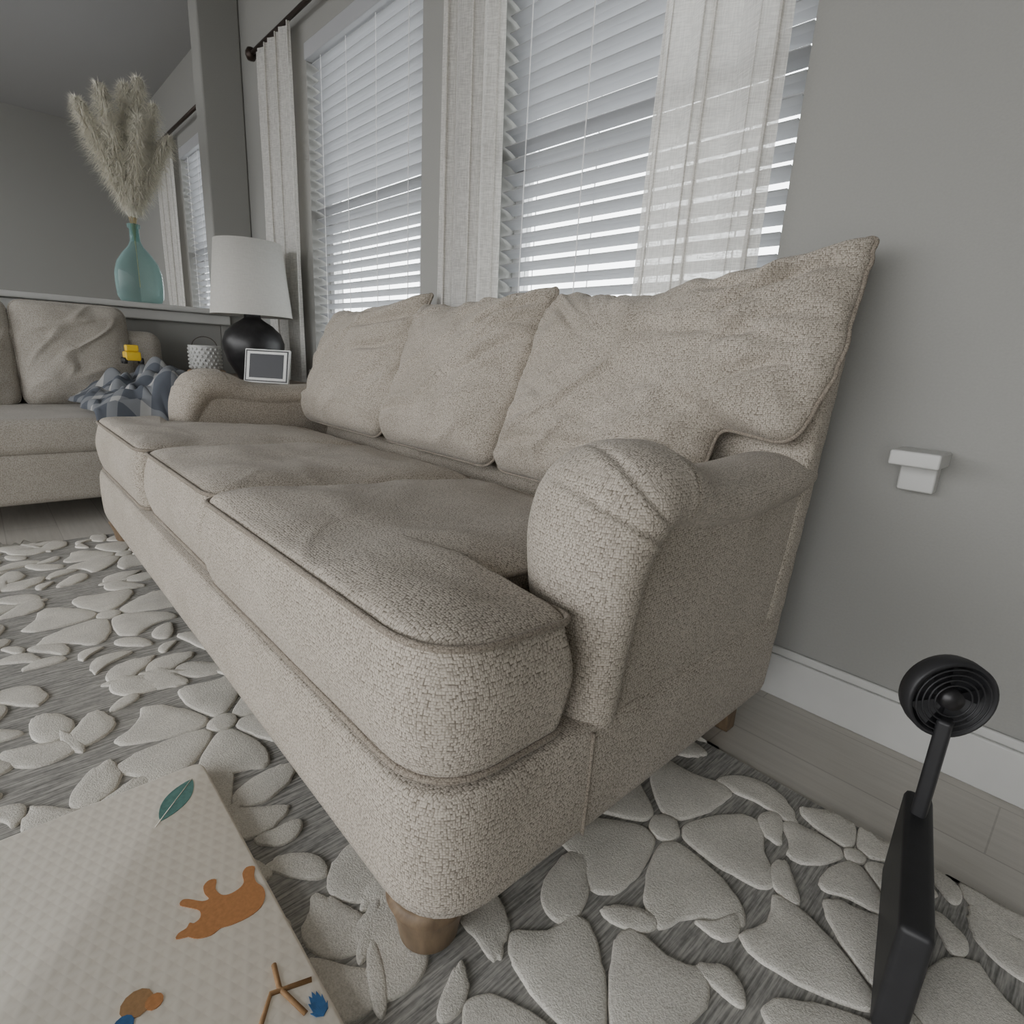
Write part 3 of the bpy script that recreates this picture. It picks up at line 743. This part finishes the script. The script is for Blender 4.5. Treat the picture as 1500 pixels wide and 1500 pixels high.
# ------------------------------------------------------------ armchair
ac=empty('armchair',(-3.2,.2,0))
ax0,ax1,ay0,ay1=HX+.07,-2.80,-.5,.74
box('base',ax0,ax1,ay0,ay1,.10,.30,M_CHAIR,ac,.03,4)
box('back',ax0,ax0+.2,ay0,ay1,.12,.78,M_CHAIR,ac,.06,5)
box('arm_1',ax0+.02,ax1-.02,ay1-.17,ay1,.12,.50,M_CHAIR,ac,.07,5)
box('arm_2',ax0+.02,ax1-.02,ay0,ay0+.17,.12,.50,M_CHAIR,ac,.07,5)
box('seat_cushion',ax0+.18,ax1+.01,ay0+.17,ay1-.17,.29,.43,M_CHAIR,ac,.045,5)
for i,yy in enumerate((ay0+.17,(ay0+ay1)/2)):
    out=rounded([(0,0),(.44,0),(.44,.48),(0,.48)],[.06]*4)
    pillow('back_pillow_%d'%(i+1),out,(.22,.25),(ax0+.27,yy+.03,.42),.08,50+i,(),M_CHAIR,ac,VV=Vector((-.25,0,.968)),NN=Vector((.968,0,.25)),UU=Vector((0,1,0)))
for i,(x,y) in enumerate([(ax0+.06,ay0+.06),(ax1-.06,ay0+.06),(ax0+.06,ay1-.06),(ax1-.06,ay1-.06)]):
    lathe('leg_%d'%(i+1),[(0,0),(.02,0),(.028,.11),(0,.11)],(x,y,0),M_LEG,ac,20)
# blanket heaped on the chair arm
V=[];F=[]; n=90
for j in range(n+1):
    for i in range(n+1):
        u=i/n;v=j/n; x=-3.42+.70*u+.05*noise.noise(Vector((v*4,2,u*3))); y=.33+.46*v+.04*noise.noise(Vector((u*4,v*3,9)))
        hgt=.450+ (.070/(1+math.exp(-(y-.55)*40)))
        edge=(math.sin(math.pi*min(1,max(0,u)))*math.sin(math.pi*v))**.5
        z=hgt+edge*(.06+.13*abs(noise.noise(Vector((u*3.2,v*3.2,4))))+.08*abs(noise.noise(Vector((u*7,v*7,7)))))
        if y>.745: z-= (y-.745)*2.5
        if x>-2.80: z-=(x+2.80)*2.5
        V.append((x,y,z))
for j in range(n):
    for i in range(n):
        a_=j*(n+1)+i; F.append((a_,a_+1,a_+n+2,a_+n+1))
bl=mesh('plaid_blanket',V,F,M_PLAID); so=bl.modifiers.new('s','SOLIDIFY'); so.thickness=.006; so.offset=1
# rest the toy on the blanket's highest point beneath it
top=max(v_[2] for v_ in V if -3.195<v_[0]<-3.105 and .50<v_[1]<.58)+.006
toy=empty('toy_truck',(-3.15,.54,top))
TY=top+.0145-.607
multibox('body',[(-3.19,-3.11,.51,.57,.607+TY,.647+TY),(-3.165,-3.12,.515,.565,.647+TY,.677+TY)],M_YELLOW,toy,.006)
for i,(x,y) in enumerate([(-3.175,.508),(-3.125,.508),(-3.175,.572),(-3.125,.572)]):
    tube('wheel_%d'%i,[(x,y-.007,.607+TY),(x,y+.007,.607+TY)],.014,M_PLASTIC,toy,seg=16)

# ------------------------------------------------------------ floor fan (dark object by right edge)
fan=empty('floor_fan',(-.03,.80,0))
pbox('pedestal',[(0,.035,0,.27,.0142,.17)],M_PLASTIC,fan,Vector((-.046,.665,0)),math.radians(12),0,.008)
box('neck',-.084,-.066,.872,.895,.15,.32,M_PLASTIC,fan,.005)
Mx=Matrix.Translation((-.084,.895,.348))@Matrix.Rotation(math.radians(42),4,'Z')@Matrix.Rotation(math.radians(90),4,'X')
def flathe(name,prof,mat,seg=48):
    V=[];F=[]
    for r,z in prof:
        for i in range(seg):
            a_=2*math.pi*i/seg; V.append(Mx@Vector((r*math.cos(a_),r*math.sin(a_),z)))
    for j in range(len(prof)-1):
        for i in range(seg):
            k=(i+1)%seg; F.append((j*seg+i,j*seg+k,(j+1)*seg+k,(j+1)*seg+i))
    mesh(name,V,F,mat,fan)
K=.056/.11
flathe('drum',[(r*K,z*K) for r,z in [(0,-.04),(.08,-.04),(.105,-.02),(.11,0),(.11,.03),(.10,.035),(.10,-.01),(0,-.01)]],M_PLASTIC)
flathe('hub',[(r*K,z*K) for r,z in [(0,.04),(.025,.038),(.03,.02),(.03,-.01)]],M_BLACK)
for r in (.045,.06,.075,.09):
    tube('grille_%d'%int(r*1000),[Mx@Vector((K*r*math.cos(t),K*r*math.sin(t),K*.033)) for t in [2*math.pi*i/40 for i in range(40)]],.0012,M_PLASTIC,fan,True,6)
for k in range(5):
    a_=k*2*math.pi/5; P=[(.028*math.cos(a_),.028*math.sin(a_),.0),(.09*math.cos(a_-.25),.09*math.sin(a_-.25),.0),(.09*math.cos(a_+.45),.09*math.sin(a_+.45),.02),(.028*math.cos(a_+.5),.028*math.sin(a_+.5),.015)]
    mesh('blade_%d'%k,[Mx@(Vector(p)*K) for p in P],[(0,1,2,3)],M_PLASTIC,fan)

# ------------------------------------------------------------ world / light
w=bpy.data.worlds.new('World'); bpy.context.scene.world=w; w.use_nodes=True; nt=w.node_tree
bg=nt.nodes['Background']
tc=N(nt,'ShaderNodeTexCoord'); sp=N(nt,'ShaderNodeSeparateXYZ'); L(nt,tc.outputs['Generated'],sp.inputs[0])
mr=N(nt,'ShaderNodeMapRange'); mr.inputs['From Min'].default_value=-.1; mr.inputs['From Max'].default_value=.1
mr.inputs['To Min'].default_value=4.8; mr.inputs['To Max'].default_value=9.0
L(nt,sp.outputs['Y'],mr.inputs['Value'])
gz=N(nt,'ShaderNodeMapRange'); gz.inputs['From Min'].default_value=-.12; gz.inputs['From Max'].default_value=.10
gz.inputs['To Min'].default_value=.25; gz.inputs['To Max'].default_value=1.0; L(nt,sp.outputs['Z'],gz.inputs['Value'])
L(nt,mth(nt,'MULTIPLY',mr.outputs[0],gz.outputs[0]),bg.inputs['Strength'])
bg.inputs['Color'].default_value=(.985,.99,1,1)

# ------------------------------------------------------------ camera
cd=bpy.data.cameras.new('camera'); cam=bpy.data.objects.new('camera',cd); col.objects.link(cam)
fwd=Vector((-.701,.6634,-.2618)).normalized(); rt=Vector((.6757,.7353,.0536)); rt=(rt-fwd*rt.dot(fwd)).normalized(); up=rt.cross(fwd)
R=Matrix((rt,up,-fwd)).transposed().to_4x4()
cam.matrix_world=Matrix.Translation((0,0,.75))@R
cd.sensor_width=36; cd.lens=36*830/1500; cd.clip_start=.02
bpy.context.scene.camera=cam
